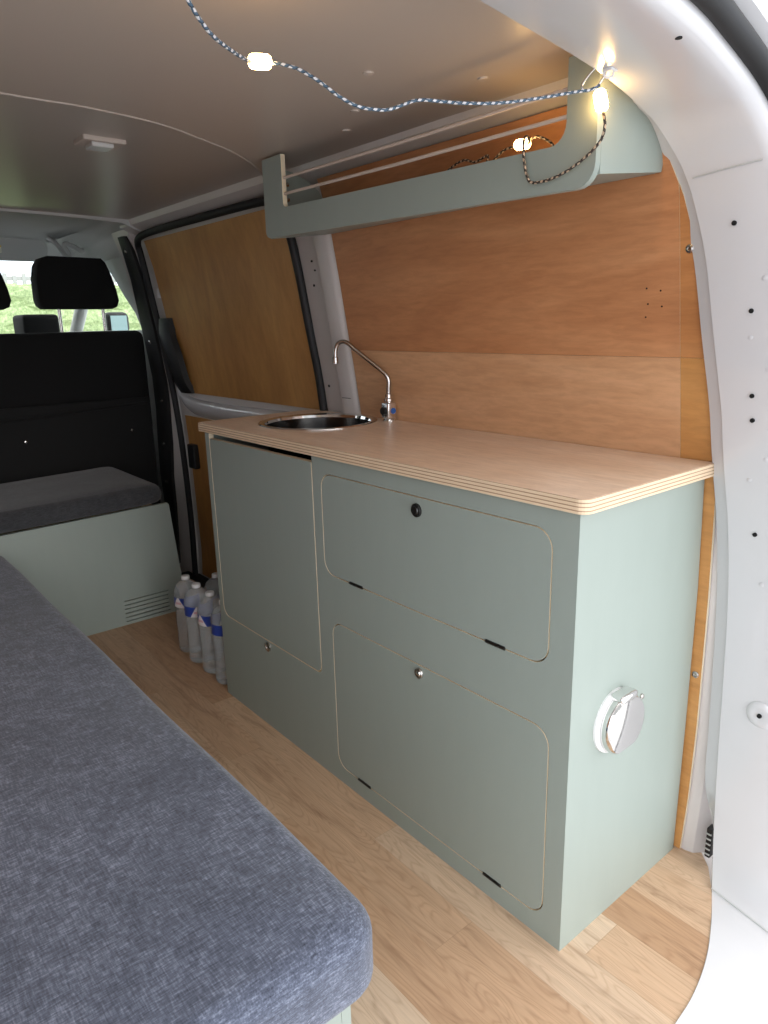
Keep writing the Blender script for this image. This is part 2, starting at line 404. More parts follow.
for i,p in enumerate(A):
    o=outdir(i,A)*S
    inner0.append(Vector(p)+Vector((-.028 if p[2]>.1 else -.004,0,0))+o*((.014 if p[1]>.19 else .05) if p[2]>.1 else .02))
lip=[Vector(p)+outdir(i,A)*S*.006+Vector((-.003,0,0)) for i,p in enumerate(A)]
mid=[Vector(a)*.5+Vector(c)*.5+outdir(i,A)*S*-.003 for i,(a,c) in enumerate(zip(A,Cc))]
c1=off(Cc,-.006,0); c2=off(Cc,.005,.002); d1=off(Cc,.014,.006); d2=off(Cc,.021,.015); d3=off(Cc,.022,.028); e1=off(Cc,.016,.05); e2=off(Cc,.016,.16)
stack=[inner0,lip,rings[0],mid,c1,c2,d1,d2,d3,e1,e2]
for side in (0,1):
    bm=nb(); rows=[]
    for rg in stack:
        h=spline(rg,4)
        if side: h=[Vector((p.x,mir(p.y),p.z)) for p in h]
        rows.append(h)
    rows.append([p+Vector((-.06,0,0)) for p in rows[-1]])
    sheet(bm,rows)
    fr=obj('trim_1' if side==0 else 'trim_2',bm,M['white'],smooth=True,origin='world'); tag(fr,kind='structure')
    if side==0: frame_r=fr
    sl=[Vector(p) for p in spline(off(Cc,.030,.040),4)]
    if side: sl=[Vector((p.x,mir(p.y),p.z)) for p in sl]
    tag(obj('trim_3' if side==0 else 'trim_4',tube(nb(),sl,.016,10),M['rubber'],smooth=True,origin='world'),kind='structure')
    oo=[Vector(p) for p in spline(off(Cc,.045,.14),4)]
    # outer body gutter beyond the seal
# outer body skin ring (rear face of the van)
bm=nb(); r1=spline(off(Cc,.028,.058),4); r2=spline(off(Cc,.048,.068),4); r3=spline(off(Cc,.052,.15),4); r4=spline(off(Cc,.0,.23),4)
sheet(bm,[r1,r2,r3,r4]); 
sheet(bm,[[Vector((p.x,mir(p.y),p.z)) for p in r] for r in (r1,r2,r3,r4)])
tag(obj('trim_5',bm,M['white'],smooth=True,origin='world'),kind='structure')
# inner filler at the floor corner behind the jamb (body metal between lining and jamb)
bm=nb(); rows=[]
for z in (0,.06,.15,.3,.5,.7,.85,1.0,1.1,1.2,1.28): rows.append([(edge_x(z)-.03,W(z)+.012,z),(edge_x(z)+.006,W(z)+.010,z),(edge_x(z)+.022,W(z)+.014,z),(edge_x(z)+.05,W(z)+.05,z)])
sheet(bm,rows); tag(obj('trim_10',bm,M['white_in'],smooth=True,origin='world'),kind='structure')
# jamb joint lines and bolt holes
def jamb_pt(z,x):
    """point on the right jamb surface at height z, fore-aft x"""
    H=[(Vector(a),Vector(c)) for a,c in zip(A,Cc) if a[1]>.2]
    for (a,c),(a2,c2_) in zip(H,H[1:]):
        if a2.z<=z<=a.z:
            t=(a.z-z)/(a.z-a2.z+1e-9); p=a.lerp(a2,t); q=c.lerp(c2_,t); s=(x-p.x)/(q.x-p.x); v=p.lerp(q,s); v.y-=.003*min(1,4*s*(1-s)); return v
for (x,z) in ((.047,1.245),(.082,1.111),(.088,.975),(.090,.934),(.103,.731)):
    p=jamb_pt(z,x)
    obj('bolt_hole',lathe(nb(),[(.0038,-.0022),(.0038,.001)],p,'y',14),M['hole'],frame_r)
p=jamb_pt(.387,.143)
obj('hole_dimple',lathe(nb(),[(.026,.0),(.022,-.0035),(.015,-.0045),(.008,-.0035)],p,'y',24,cap=True),M['white'],frame_r,smooth=True)
obj('bolt_hole',lathe(nb(),[(.0042,-.0065),(.0042,.001)],p,'y',14),M['hole'],frame_r)
for (x,z) in ((.098,1.16),(.083,1.07),(.112,1.02),(.115,.87),(.09,.83),(.12,.64)):
    p=jamb_pt(z,x); obj('weld_dimple',lathe(nb(),[(.0045,.0),(.003,-.0005),(.0008,-.0007)],p,'y',12),M['white'],frame_r,smooth=True)
p=Vector((.078,.045,1.4415)); obj('bolt_hole',lathe(nb(),[(.0045,-.0015),(.0045,.001)],p,'z',14),M['hole'],frame_r)
def joint(z,dz=0.):
    pts=[jamb_pt(z+dz*k/6,.0+edge_x(z)+.03+.018*k)+Vector((0,-.0006,0)) for k in range(7)]
    return pts
obj('panel_joint',tube(nb(),joint(1.320,.009),.0011,6),M['grey_plastic'],frame_r)
_i=A.index((.110,.345,.003)); obj('panel_joint',tube(nb(),[Vector(A[_i]).lerp(Vector(Cc[_i]),k/8)+Vector((0,-.0035,.0035)) for k in range(9)],.0012,6),M['grey_plastic'],frame_r)

# --- curved plywood linings of the right wall
def lining(name,z0,z1,x0,x1f,mats,label_parent=None,th=.007,n=14,offy=0.):
    bm=nb(); ra=[];rb=[]
    for k in range(n+1):
        z=z0+(z1-z0)*k/n; x1=x1f(z); xs_=[x0+(x1-x0)*j/6 for j in range(7)]
        ra.append([(x,W(z)+offy,z) for x in xs_]); rb.append([(x,W(z)+offy+th,z) for x in xs_])
    slab(bm,ra,rb,0,1); return bm
t=thing('wall_lining',(-.5,.4,0),'curved orange-brown plywood lining on the van side behind the green kitchen unit','wall panel')
obj('upper_panel',lining('u',1.0335,1.47,-1.03,lambda z:min(edge_x(z)-.001,-.052),0,n=20),[M['ply_up'],M['edge']],t,smooth=True)
lw=obj('lower_panel',lining('l',.004,1.033,-1.03,lambda z:-.052,0,n=24),[M['ply_low'],M['edge']],t,smooth=True); lw['label']='paler lower plywood panel'
obj('edge_panel',lining('e',.004,1.033,-.0515,edge_x,0,n=24),[M['ply_strip'],M['edge']],t,smooth=True)
obj('edge_panel',lining('e',1.0335,1.317,-.0515,edge_x,0,n=14),[M['ply_upe'],M['edge']],t,smooth=True)
for (x,z) in ((-.030,1.215),(.013,.413)):
    obj('screw',lathe(nb(),[(.0075,.002),(.007,-.002),(.004,-.003),(.0035,-.001),(.001,-.001)],(x-.004,W(z),z),'y',16),M['steel'],t,smooth=True)
for (x,z) in ((-.115,1.155),(-.088,1.150),(-.113,1.128),(-.086,1.123),(-.118,1.105)):
    obj('screw_hole',lathe(nb(),[(.0016,.001),(.0016,-.0006)],(x,W(z),z),'y',8),M['hole'],t)

# --- left wall lining (far side, seen only from other angles)
bm=nb(); ra=[];rb=[]
for k in range(15):
    z=.004+1.44*k/14; xs_=[-2.2+ (edge_x(z)+2.2)*j/6 for j in range(7)]
    ra.append([(x,mir(W(z)),z) for x in xs_]); rb.append([(x,mir(W(z)+.007),z) for x in xs_])
slab(bm,ra,rb,0,1)
t=thing('wall_lining',(-1,mir(.4),0),'plywood lining on the van side behind the bed','wall panel')
obj('lining_panel',bm,[M['ply_up'],M['edge']],t,smooth=True)

# --- white pillar between sliding door and lining
bm=nb(); rows=[]
pz=[-.0,.3,.6,.85,.95,1.05,1.15,1.25,1.35,1.45]
for z in pz:
    w=W(z); rows.append([(-1.232,w+.040,z),(-1.222,w+.012,z),(-1.205,w+.006,z),(-1.135,w+.010,z),(-1.122,w+.002,z),(-1.105,w-.004,z),(-1.06,w-.003,z),(-1.045,w+.001,z),(-1.035,w+.012,z),(-1.03,w+.040,z)])
sheet(bm,rows); pil=tag(obj('trim_11',bm,M['white_in'],smooth=True,origin='world'),kind='structure')
for (x,z,r) in ((-1.155,1.28,.003),(-1.148,1.255,.0025),(-1.165,1.215,.0035),(-1.18,.925,.004)):
    obj('bolt_hole',lathe(nb(),[(r,.012),(r,-.002)],(x,W(z)+.008,z),'y',10),M['hole'],pil)
obj('scratch',BX((-1.105,W(.895)-.0055,.894),(-1.065,W(.895)-.003,.8955)),M['darksteel'],pil)

# --- sliding side door
d=thing('door_1',(-1.75,.42,0),kind='structure')
def dsheet(x0,x1,z0,z1,o0,o1,n=12,skew=0.):
    bm=nb(); ra=[];rb=[]
    for k in range(n+1):
        z=z0+(z1-z0)*k/n; xs_=[x0+(x1-x0)*j/5 for j in range(6)]
        ra.append([(x,W(z)+o0,z) for x in xs_]); rb.append([(x,W(z)+o1,z) for x in xs_])
    return slab(bm,ra,rb,0,1)
obj('door_shell',dsheet(-2.37,-1.225,-.02,1.462,.022,.042),M['white_in'],d,smooth=True)
obj('upper_lining',dsheet(-2.252,-1.232,.845,1.437,.010,.016),[M['ply_door'],M['edge']],d,smooth=True)
obj('lower_lining',dsheet(-2.285,-1.232,.02,.745,.010,.016),[M['ply_door'],M['edge']],d,smooth=True)
# pressed white rail with a hooked front end
bm=nb(); rl=[(-2.30,W(.90)+.015,.90),(-2.285,W(.85)+.004,.85),(-2.25,W(.81),.812),(-2.17,W(.795)-.004,.795),(-1.9,W(.79)-.006,.79),(-1.6,W(.795)-.004,.795),(-1.24,W(.80),.80)]
rl=spline(rl,6); rows=[]
for p in rl: rows.append([p+Vector((0,.024,.026)),p+Vector((0,.008,.024)),p+Vector((0,-.002,.014)),p+Vector((0,-.006,.0)),p+Vector((0,-.002,-.016)),p+Vector((0,.010,-.030)),p+Vector((0,.026,-.045))])
sheet(bm,rows); obj('door_rail',bm,M['white'],d,smooth=True)
# black pull on the door
bm=nb(); pts=[(-2.245,W(1.14)-.004,1.145),(-2.24,W(1.08)-.020,1.08),(-2.215,W(1.0)-.026,1.0),(-2.21,W(.9)-.022,.90),(-2.205,W(.83)-.004,.845)]
pts=spline(pts,5); rows=[[p+Vector((-.052,.026,0)),p+Vector((-.05,.002,0)),p+Vector((-.03,-.010,0)),p+Vector((.03,-.010,0)),p+Vector((.048,.002,0)),p+Vector((.05,.026,0))] for p in pts]
V=sheet(bm,rows); bm.faces.new(V[0]);bm.faces.new(V[-1][::-1]); obj('door_pull',bm,M['black'],d,smooth=True)
obj('door_latch',BX((-2.262,W(.57)-.016,.52),(-2.20,W(.57)+.012,.625),.006),M['black'],d)
obj('door_sticker',BX((-2.29,W(1.24)+.0125,1.225),(-2.275,W(1.24)+.022,1.262)),M['white_plastic'],d)
# rubber seal round the door opening
sp=[(-2.336,W(0)-.0,.0),(-2.332,W(.3)-.002,.3),(-2.330,W(.7)-.003,.7),(-2.325,W(1.0)-.004,1.0),(-2.312,W(1.25)-.004,1.25),(-2.298,W(1.38)-.004,1.38),(-2.28,W(1.432)-.006,1.43),(-2.22,W(1.447)-.010,1.450),(-2.05,W(1.45)-.010,1.456),(-1.7,W(1.45)-.010,1.456),(-1.36,W(1.45)-.010,1.454),(-1.262,W(1.44)-.008,1.446),(-1.228,W(1.40)-.006,1.41),(-1.218,W(1.3)-.002,1.30),(-1.216,W(1.1)-.001,1.10),(-1.215,W(.9)-.001,.9),(-1.215,W(.6)-.001,.6),(-1.215,W(0),.0)]
tag(obj('trim_12',tube(nb(),spline(sp,5),.013,10),M['rubber'],smooth=True,origin='world'),kind='structure')
# door sill (black tread) at the bottom of the opening
tag(obj('trim_13',BX((-2.42,.30,-.0195),(-1.0,.60,.004),.004),M['black']),kind='structure')

# --- body pillar at the front of the sliding door, black upright strip with bolts
bm=nb(); rows=[]
for z in (-.02,.3,.6,.85,1.05,1.25,1.40,1.49):
    w=W(z); rows.append([(-2.345,w+.03,z),(-2.350,w+.004,z),(-2.38,w+.002,z),(-2.52,w+.004,z),(-2.53,w+.03,z),(-2.54,w+.14,z),(-2.345,w+.14,z)])
V=sheet(bm,rows)
tag(obj('trim_14',bm,M['white_in'],smooth=True,origin='world'),kind='structure')
st=thing('pillar_strip',(-2.55,.37,0),'black upright strip with small bolts between the front seats and the side door','trim strip')
bm=nb(); rows=[]
for z,xa,xb in ((.02,-2.52,-2.50),(.2,-2.58,-2.49),(.45,-2.60,-2.475),(.6,-2.58,-2.44),(.75,-2.54,-2.41),(.9,-2.51,-2.385),(1.1,-2.485,-2.362),(1.3,-2.46,-2.352),(1.42,-2.45,-2.355),(1.465,-2.44,-2.37)):
    w=W(z); rows.append([(xa,w+.004,z),(xa,w-.012,z),(xa+.01,w-.016,z),(xb-.012,w-.016,z),(xb,w-.010,z),(xb,w+.004,z)])
V=sheet(bm,rows); bm.faces.new(V[0]);bm.faces.new(V[-1][::-1])
obj('strip_body',bm,M['black'],st,smooth=True)
for (x,z) in ((-2.40,1.41),(-2.42,1.05),(-2.44,.80),(-2.50,.60),(-2.52,.42)):
    obj('bolt',lathe(nb(),[(.008,0),(.007,-.006),(.003,-.007)],(x,W(z)-.016,z),'y',12),M['steel'],st,smooth=True)

# --- lamp and clips on the ceiling
t=thing('ceiling_light',(-1.15,-.245,CZ+.0),'flat rectangular light with a clear lens on the ceiling near the cab','light')
bm=nb(); box(bm,(-1.175,-.295,CZ+.008),(-1.105,-.20,CZ+.020),.003); obj('lamp_frame',bm,M['lip'],t)
obj('lamp_lens',BX((-1.165,-.275,CZ-.001),(-1.115,-.225,CZ+.010),.004,3),M['lens'],t)
clipspots=[((-.42,-.05),'first'),((-.60,.06),''),((-.53,-.62),''),((-.32,.12),''),((-.72,.13),''),((-.2,-.52),'')]
lab=['round white clip in the ceiling above the blue braided cable','round clip in the ceiling over the middle of the overhead shelf','round clip in the ceiling at the upper left edge of the picture','round clip in the ceiling nearest the carabiner','round clip in the ceiling above the far end of the shelf','round clip in the ceiling where the braided cable leaves the picture']
for i,((x,y),_) in enumerate(clipspots):
    z=CZ+crown(y)
    c=obj('ceiling_clip',lathe(nb(),[(.010,.001),(.009,-.0022),(.003,-.0032),(.0005,-.0030)],(x,y,z),'z',16),M['lip'],smooth=True)
    tag(c,lab[i],'clip','clips in the ceiling')

# ------------------------------------------------------------------ kitchen cabinet
WT=.848; WB=.823
cab=thing('kitchen_cabinet',(-.63,.2,0),'sage green plywood kitchen unit with flap doors standing along the wall','cabinet')
fr=lambda u,v,w:(u,w,v)                 # front boards: thickness towards +y
T=.015
DL=(-1.237,.272,-.727,.806)             # tall door at the far end
DU=(-.690,.547,-.050,.783)              # upper flap
DD=(-.670,.045,-.042,.430)              # lower flap
G=.0020
def inset(r,g): return (r[0]+g,r[1]+g,r[2]-g,r[3]-g)
rad={0:(.030,.020,0,0),1:.034,2:.034}
bm=plate([(-1.262,0),(0,0),(0,WB),(-1.262,WB)],[rrect(DL[0]-G,DL[1]-G,DL[2]+G,.8185,(.03,.02,.003,.003))[::-1],rrect(*inset(DU,-G),.034+G)[::-1],rrect(*inset(DD,-G),.034+G)[::-1]],T,fr)
fo=obj('front_board',bm,[M['green'],M['edge']],cab)
for f in fo.data.polygons:
    c=f.center+cab.location
    if c.x>-.02 or c.x<-1.25 or c.z<.02: f.material_index=0
def yz(x0): return lambda u,v,w:(x0+w,u,v)
bm=plate([(T,0),(.396,0),(.399,.3),(.396,.6),(.381,WB),(T,WB)],[],T,yz(-T)); 
for f in bm.faces: f.material_index=0
obj('side_panel',bm,M['green'],cab)
bm=plate([(T,0),(.396,0),(.381,WB),(T,WB)],[],T,yz(-1.262))
for f in bm.faces: f.material_index=0
obj('side_panel',bm,M['green'],cab)
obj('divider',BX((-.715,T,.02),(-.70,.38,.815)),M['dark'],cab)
obj('base_board',BX((-1.246,T,.008),(-T,.385,.020)),M['edge'],cab)
obj('shelf_board',BX((-.699,T,.478),(-T,.385,.490)),M['edge'],cab)
def door(name,r,rd,label=None):
    b=plate(rrect(*r,rd),[],T,fr); o=obj(name,b,[M['green'],M['edge']],cab)
    if label: o['label']=label
    return o
dl=door('door',inset(DL,G*.6)[:3]+(.803,),(.03,.02,.001,.001),'tall door open at the top edge')
du=door('flap_door',inset(DU,G*.2),.034); dd=door('flap_door',inset(DD,G*.2),.034)
def lock(p,parent,r,face,rim):
    x,z=p
    l=obj('lock',lathe(nb(),[(r,.002),(r,-.0035),(r*.9,-.005),(r*.72,-.005),(r*.68,-.003),(r*.05,-.003)],(x,0,z),'y',28),rim,parent,smooth=True)
    return l
l=lock((-.369,.757),du,.0135,0,M['black']); l['label']='black round push lock'
obj('lock_button',lathe(nb(),[(.0085,-.001),(.0085,-.005),(.007,-.0065),(.001,-.007)],(-.369,0,.757),'y',20),M['darksteel'],du,smooth=True)
l=lock((-.367,.413),dd,.0115,0,M['steel']); l['label']='steel round push lock'
obj('lock_button',lathe(nb(),[(.0068,-.001),(.0068,-.004),(.005,-.006),(.001,-.0065)],(-.367,0,.413),'y',20),M['chrome'],dd,smooth=True)
obj('catch_button',lathe(nb(),[(.0135,.001),(.0135,-.004),(.010,-.006),(.004,-.006),(.0035,-.004),(.001,-.004)],(-.985,0,.253),'y',20),M['steel'],cab,smooth=True)
for (x,z,par) in ((-.572,.547,du),(-.165,.547,du),(-.567,.045,dd),(-.163,.045,dd)):
    bm=nb(); 
    for k in range(5): lathe(bm,[(.0028,.0),(.0028,.0078)],(x-.022+.009*k,-.001,z),'x',10)
    box(bm,(x-.023,-.0012,z-.0035),(x+.023,.0015,z+.0035)); obj('hinge',bm,M['darksteel'],par)
# power inlet on the end panel
cy,cz=.127,.420
inl=obj('power_inlet',lathe(nb(),[(.060,0),(.060,.004),(.056,.008),(.050,.009),(.02,.009)],(0,cy,cz),'x',40),M['white_plastic'],cab,smooth=True); inl['label']='white round power inlet base'
bm=nb(); pr=[(.054,.009),(.056,.013),(.056,.021),(.0545,.0255),(.052,.0285),(.048,.0292),(.0005,.0294)]
lathe(bm,pr,(0,cy+.002,cz),'x',44,cap=False)
for v in bm.verts:
    q=abs(v.co.y-cy-.004)
    if v.co.z<cz-.030 and q<.028: v.co.z+=.007*math.cos(q/.028*PI/2)
cv=obj('inlet_cover',bm,M['chrome'],inl,smooth=True); cv['label']='chrome snap cover'
bm=nb(); box(bm,(.004,cy-.022,cz+.046),(.031,cy+.026,cz+.062),.006,3); obj('cover_hinge',bm,M['chrome'],inl,smooth=True)
for (y,z,r) in ((.216,.432,.0058),(.205,.426,.0058)):
    obj('side_screw',lathe(nb(),[(r,0),(r*.9,.003),(r*.4,.005),(.0005,.005)],(0,y,z),'x',16),M['steel'],cab,smooth=True)

# worktop with sink cut-out
sx,sy,sr=-1.008,.2165,.156
circ=lambda r,n=48:[(sx+r*math.cos(2*PI*k/n),sy+r*math.sin(2*PI*k/n)) for k in range(n)]
out=[(-1.274,-.016)]+[( .002+.018*math.sin(R(a)), .002-.018*math.cos(R(a))) for a in range(0,91,15)]+[(.020,.3815),(-1.274,.3815)]
out=[(-1.266,-.016)]+out[1:-1]+[(-1.274,.3815),(-1.274,-.008)]
bm=plate(out,[circ(sr-.006)[::-1]],WT-WB-.0004,lambda u,v,w:(u,v,WB+.0002+w),bev=.0012)
wt=obj('worktop',bm,[M['worktop'],M['layers']])
for f in wt.data.polygons:
    n=f.normal; f.material_index=0 if abs(n.z)>.75 else 1
tag(wt,'pale layered plywood worktop with rounded corner on the green kitchen unit','worktop')
# sink
t=thing('sink',(sx,sy,WT),'round stainless steel sink bowl set in the plywood worktop','sink')
obj('rim',lathe(nb(),[(sr+.007,.0002),(sr+.007,.002),(sr+.004,.0045),(sr-.004,.004),(sr-.010,.001),(sr-.012,-.006)],(sx,sy,WT),'z',64,cap=False),M['chrome'],t,smooth=True)
obj('bowl',lathe(nb(),[(sr-.0115,-.005),(sr-.014,-.05),(sr-.020,-.10),(sr-.04,-.13),(sr-.08,-.142),(.03,-.146),(.0005,-.148)],(sx,sy,WT),'z',64,cap=False),M['bowl'],t,smooth=True)
obj('drain',lathe(nb(),[(.028,-.145),(.026,-.141),(.018,-.143),(.001,-.146)],(sx,sy,WT),'z',24,cap=False),M['darksteel'],t,smooth=True)
# tap
bx_,by_=-.872,.357
t=thing('tap',(bx_,by_,WT),'slim chrome swivel tap with bent spout beside the round sink','tap')
obj('tap_base',lathe(nb(),[(.019,.0),(.019,.003),(.015,.005),(.010,.008)],(bx_,by_,WT),'z',28),M['chrome'],t,smooth=True)
obj('tap_body',box(nb(),(bx_-.015,by_-.015,WT+.006),(bx_+.015,by_+.015,WT+.050),.004,3),mat('polished_metal',(.88,.88,.88),.22,1),t,smooth=True)
obj('tap_marker',lathe(nb(),[(.0085,.015),(.0075,.018),(.0005,.0185)],(bx_,by_+.002,WT+.028),'x',18),M['blue'],t,smooth=True)
obj('tap_lever',lathe(nb(),[(.010,-.014),(.010,-.022),(.007,-.024)],(bx_-.002,by_,WT+.028),'y',20),M['black'],t,smooth=True)
obj('tap_collar',lathe(nb(),[(.008,.045),(.008,.052),(.013,.054),(.013,.060),(.009,.062),(.009,.072),(.006,.074)],(bx_,by_,WT),'z',20),M['chrome'],t,smooth=True)
spt=[(-.884,.349,.905),(-.884,.349,.93),(-.883,.3495,.953),(-.888,.346,.970),(-.903,.337,.986),(-.934,.3175,1.014),(-.962,.3,1.039),(-.975,.2915,1.052),(-.989,.283,1.060),(-1.002,.275,1.056),(-1.009,.2705,1.043),(-1.011,.269,1.028),(-1.0115,.2688,1.014)]
obj('spout',tube(nb(),spline([(a+.012,b+.008,c) for a,b,c in spt],4),.0058,14),M['steel'],t,smooth=True)
obj('nozzle',lathe(nb(),[(.0055,.014),(.0078,.012),(.0078,-.004),(.005,-.004)],(-.9995,.2768,1.006),'z',16),M['steel'],t,smooth=True)

# ------------------------------------------------------------------ overhead shelf
t=thing('overhead_shelf',(-.56,.2,1.30),'long sage green open shelf under the ceiling with cut-away front','shelf')
yf=.110
def arc(cx,cz,r,a0,a1,n=6): return [(cx+r*math.cos(R(a0+(a1-a0)*k/n)),cz+r*math.sin(R(a0+(a1-a0)*k/n))) for k in range(n+1)]
o=arc(-1.043+.018,1.318+.018,.018,180,270)+arc(-.08-.034,1.300+.034,.034,270,360)+[(-.08,1.487),(-.136,1.487)]
o+=arc(-.136-.030,1.369+.030,.030,0,-90)+arc(-.957+.012,1.381+.012,.012,-90,-180)+[(-.957,1.499),(-1.043,1.499)]
bm=plate(o,[],.012,lambda u,v,w:(u,yf+w,v))
fb=obj('front_board',bm,[M['green'],M['edge']],t)
# lower and outer edges of the board are painted, the cut-away shows raw plywood
for f in fb.data.polygons:
    c=f.center+Vector((-.56,.2,1.30))
    if f.material_index==1 and (c.z<1.375 or c.x>-.9): f.material_index=0
for x0 in (-.092,-1.042):
    e=[(yf+.0125,1.318),(.296,1.338),(.302,1.36),(.290,1.405),(.268,1.440),(.235,1.462),(.19,1.478),(yf+.0125,1.487)]
    bm=plate(e,[],.012,yz(x0)); 
    for f in bm.faces: f.material_index=0
    obj('end_panel',bm,M['green'],t)
bm=nb(); slab(bm,[[(x,yf+.0125,1.320) for x in (-1.029,-.0925)],[(x,.299,1.338) for x in (-1.029,-.0925)]],[[(x,yf+.0125,1.330) for x in (-1.029,-.0925)],[(x,.296,1.348) for x in (-1.029,-.0925)]],0,0)
obj('bottom_board',bm,M['green'],t)
for za,zb in ((1.447,1.446),(1.412,1.408)):
    obj('elastic_cord',tube(nb(),[(-.956,yf+.006,za),(-.55,yf+.006,(za+zb)/2-.002),(-.137,yf+.006,zb)],.0034,8),M['rope_w'],t,smooth=True)
for z in (1.447,1.412):
    obj('cord_screw',lathe(nb(),[(.006,.0),(.005,.004),(.001,.005)],(-1.03,.17,z),'x',12),M['steel'],t,smooth=True)

# ------------------------------------------------------------------ string light, hook, carabiner
t=thing('string_light',(-.06,.07,1.40),'blue braided cable of glowing warm bulbs hung along the ceiling and over the shelf','string light')
up=[(-.0441,.0600,1.420),(-.0538,.051,1.4145),(-.0629,.0293,1.4106),(-.0837,-.0205,1.400),(-.107,-.076,1.3906),(-.1296,-.1299,1.3873),(-.1514,-.182,1.3877),(-.1621,-.2076,1.3792),(-.1701,-.2266,1.3734),(-.183,-.2575,1.3751),(-.1931,-.2815,1.3851),(-.2028,-.3047,1.4005),(-.2123,-.3275,1.4123),(-.2195,-.3445,1.4165),(-.2256,-.3592,1.4176)]
obj('cable',tube(nb(),spline(up,5),.0022,8),M['braid'],t,smooth=True)
up2=[(-.2300,-.3870,1.4150),(-.2084,-.4041,1.4082),(-.1891,-.4304,1.4054),(-.1601,-.4698,1.4044),(-.1412,-.4956,1.4103),(-.1277,-.5139,1.4197),(-.123,-.5203,1.4296),(-.112,-.535,1.47),(-.105,-.545,1.50)]
obj('cable',tube(nb(),spline(up2,5),.0022,8),M['braid'],t,smooth=True)
lo=[(-.0640,.100,1.397),(-.060,.100,1.379),(-.065,.100,1.36),(-.087,.100,1.343),(-.122,.101,1.328),(-.16,.102,1.320),(-.194,.102,1.321),(-.205,.102,1.334),(-.211,.101,1.360),(-.213,.103,1.388),(-.218,.118,1.395),(-.245,.155,1.396),(-.258,.160,1.397)]
obj('cable',tube(nb(),spline(lo,5),.0022,8),M['braid_dark'],t,smooth=True)
i1=[(-.278,.160,1.397),(-.303,.16,1.396),(-.326,.162,1.387),(-.345,.166,1.372),(-.365,.18,1.38),(-.375,.195,1.402),(-.387,.2,1.404),(-.413,.2,1.399),(-.439,.2,1.407),(-.466,.2,1.403),(-.494,.2,1.390),(-.52,.2,1.36)]
obj('cable',tube(nb(),spline(i1,5),.0022,8),M['braid_dark'],t,smooth=True)
i2=[(-.262,.168,1.397),(-.256,.17,1.404),(-.24,.17,1.406),(-.225,.17,1.400),(-.209,.17,1.389),(-.198,.17,1.370),(-.196,.172,1.345)]
obj('cable',tube(nb(),spline(i2,5),.0022,8),M['braid_dark'],t,smooth=True)
def bulb(c,dr,l=.017,r=.0095):
    d_=Vector(dr).normalized(); c=Vector(c)
    prof=[(-1,.35),(-.92,.7),(-.7,.95),(-.3,1),(.3,1),(.7,.95),(.92,.7),(1,.35)]
    obj('bulb',tube(nb(),[c+d_*l*a for a,_ in prof],[r*b for _,b in prof],18),M['bulb'],t,smooth=True)
bulb((-.2313,-.3727,1.4180),(-.37,-.9,-.03),.0142,.0088)
bulb((-.069,.100,1.412),(.25,.05,-1),.0155,.0095)
bulb((-.266,.162,1.398),(-1,-.1,.05),.0145,.0090)
cb=[(-.040,.066,1.444),(-.045,.061,1.446),(-.053,.053,1.438),(-.062,.044,1.422),(-.060,.045,1.415),(-.053,.052,1.414),(-.047,.058,1.418),(-.040,.066,1.434)]
cr=obj('carabiner',tube(nb(),spline(cb,5,closed=True),.0016,8,closed=True),M['steel'],smooth=True)
tag(cr,'small steel carabiner holding the light cable at the top of the door frame','carabiner')
t=thing('cable_hook',(-.038,.072,1.44),'small white plastic hook fixed under the top of the rear door frame','hook')
obj('hook_base',BX((-.044,.062,1.4355),(-.028,.078,1.4405),.0015),M['white_plastic'],t)
obj('hook_loop',tube(nb(),spline([(-.033,.073,1.437),(-.033,.073,1.431),(-.038,.068,1.429),(-.042,.064,1.433),(-.041,.065,1.438)],4),.0018,8),M['white_plastic'],t,smooth=True)

# ------------------------------------------------------------------ bed and mattress
def cushion(x0,y0,z0,x1,y1,z1,rc,re,nx=24,ny=16,crn=.006,wob=.003,seed=1):
    """soft box: rounded plan corners rc, rolled edges re"""
    bm=nb(); rnd=random.Random(seed); outline=rrect(x0,y0,x1,y1,rc,8)
    dense=[]
    for i in range(len(outline)):
        a=Vector(outline[i]);b=Vector(outline[(i+1)%len(outline)]); n=max(1,int((b-a).length/.05))
        for k in range(n): dense.append(a.lerp(b,k/n))
    cx,cy=(x0+x1)/2,(y0+y1)/2
    def rg(ins,z):
        out=[]
        for p in dense:
            ix=max(x0+ins,min(x1-ins,p.x)); iy=max(y0+ins,min(y1-ins,p.y))
            q=Vector(((p.x-cx)*(1-ins/((x1-x0)/2))+cx,(p.y-cy)*(1-ins/((y1-y0)/2))+cy))
            w=wob*math.sin(p.x*9+p.y*7+seed)*(1 if ins<re else .4)
            out.append(bm.verts.new((q.x,q.y,z+w)))
        return out
    R_=[]
    for k in range(7): a=R(90*k/6); R_.append(rg(re*(1-math.sin(a)),z0+re*(1-math.cos(a))))
    h=(z1-z0)
    for k in range(0,9): a=R(90*k/8); R_.append(rg(re*1.15*(1-math.cos(a)),z1-re*1.1+re*1.1*math.sin(a)-.001*(8-k)))
    for f_ in (.35,.6,.8,.93): 
        ins=re*1.15+((min(x1-x0,y1-y0)/2)-re*1.3)*f_; R_.append(rg(ins,z1+crn*f_))
    for A_,B_ in zip(R_,R_[1:]):
        n=len(A_)
        for k in range(n): bm.faces.new((A_[k],A_[(k+1)%n],B_[(k+1)%n],B_[k]))
    bm.faces.new(R_[0][::-1]); bm.faces.new(R_[-1])
    return bm
b=thing('bed_base',(-.85,-.80,0),'low sage green plywood bed box under the blue-grey mattress','bed')
obj('side_panel',BX((-1.97,-.478,0),(.0,-.463,.272)),M['green'],b)
obj('end_panel',BX((-.015,-1.27,0),(.0,-.4785,.272)),M['green'],b)
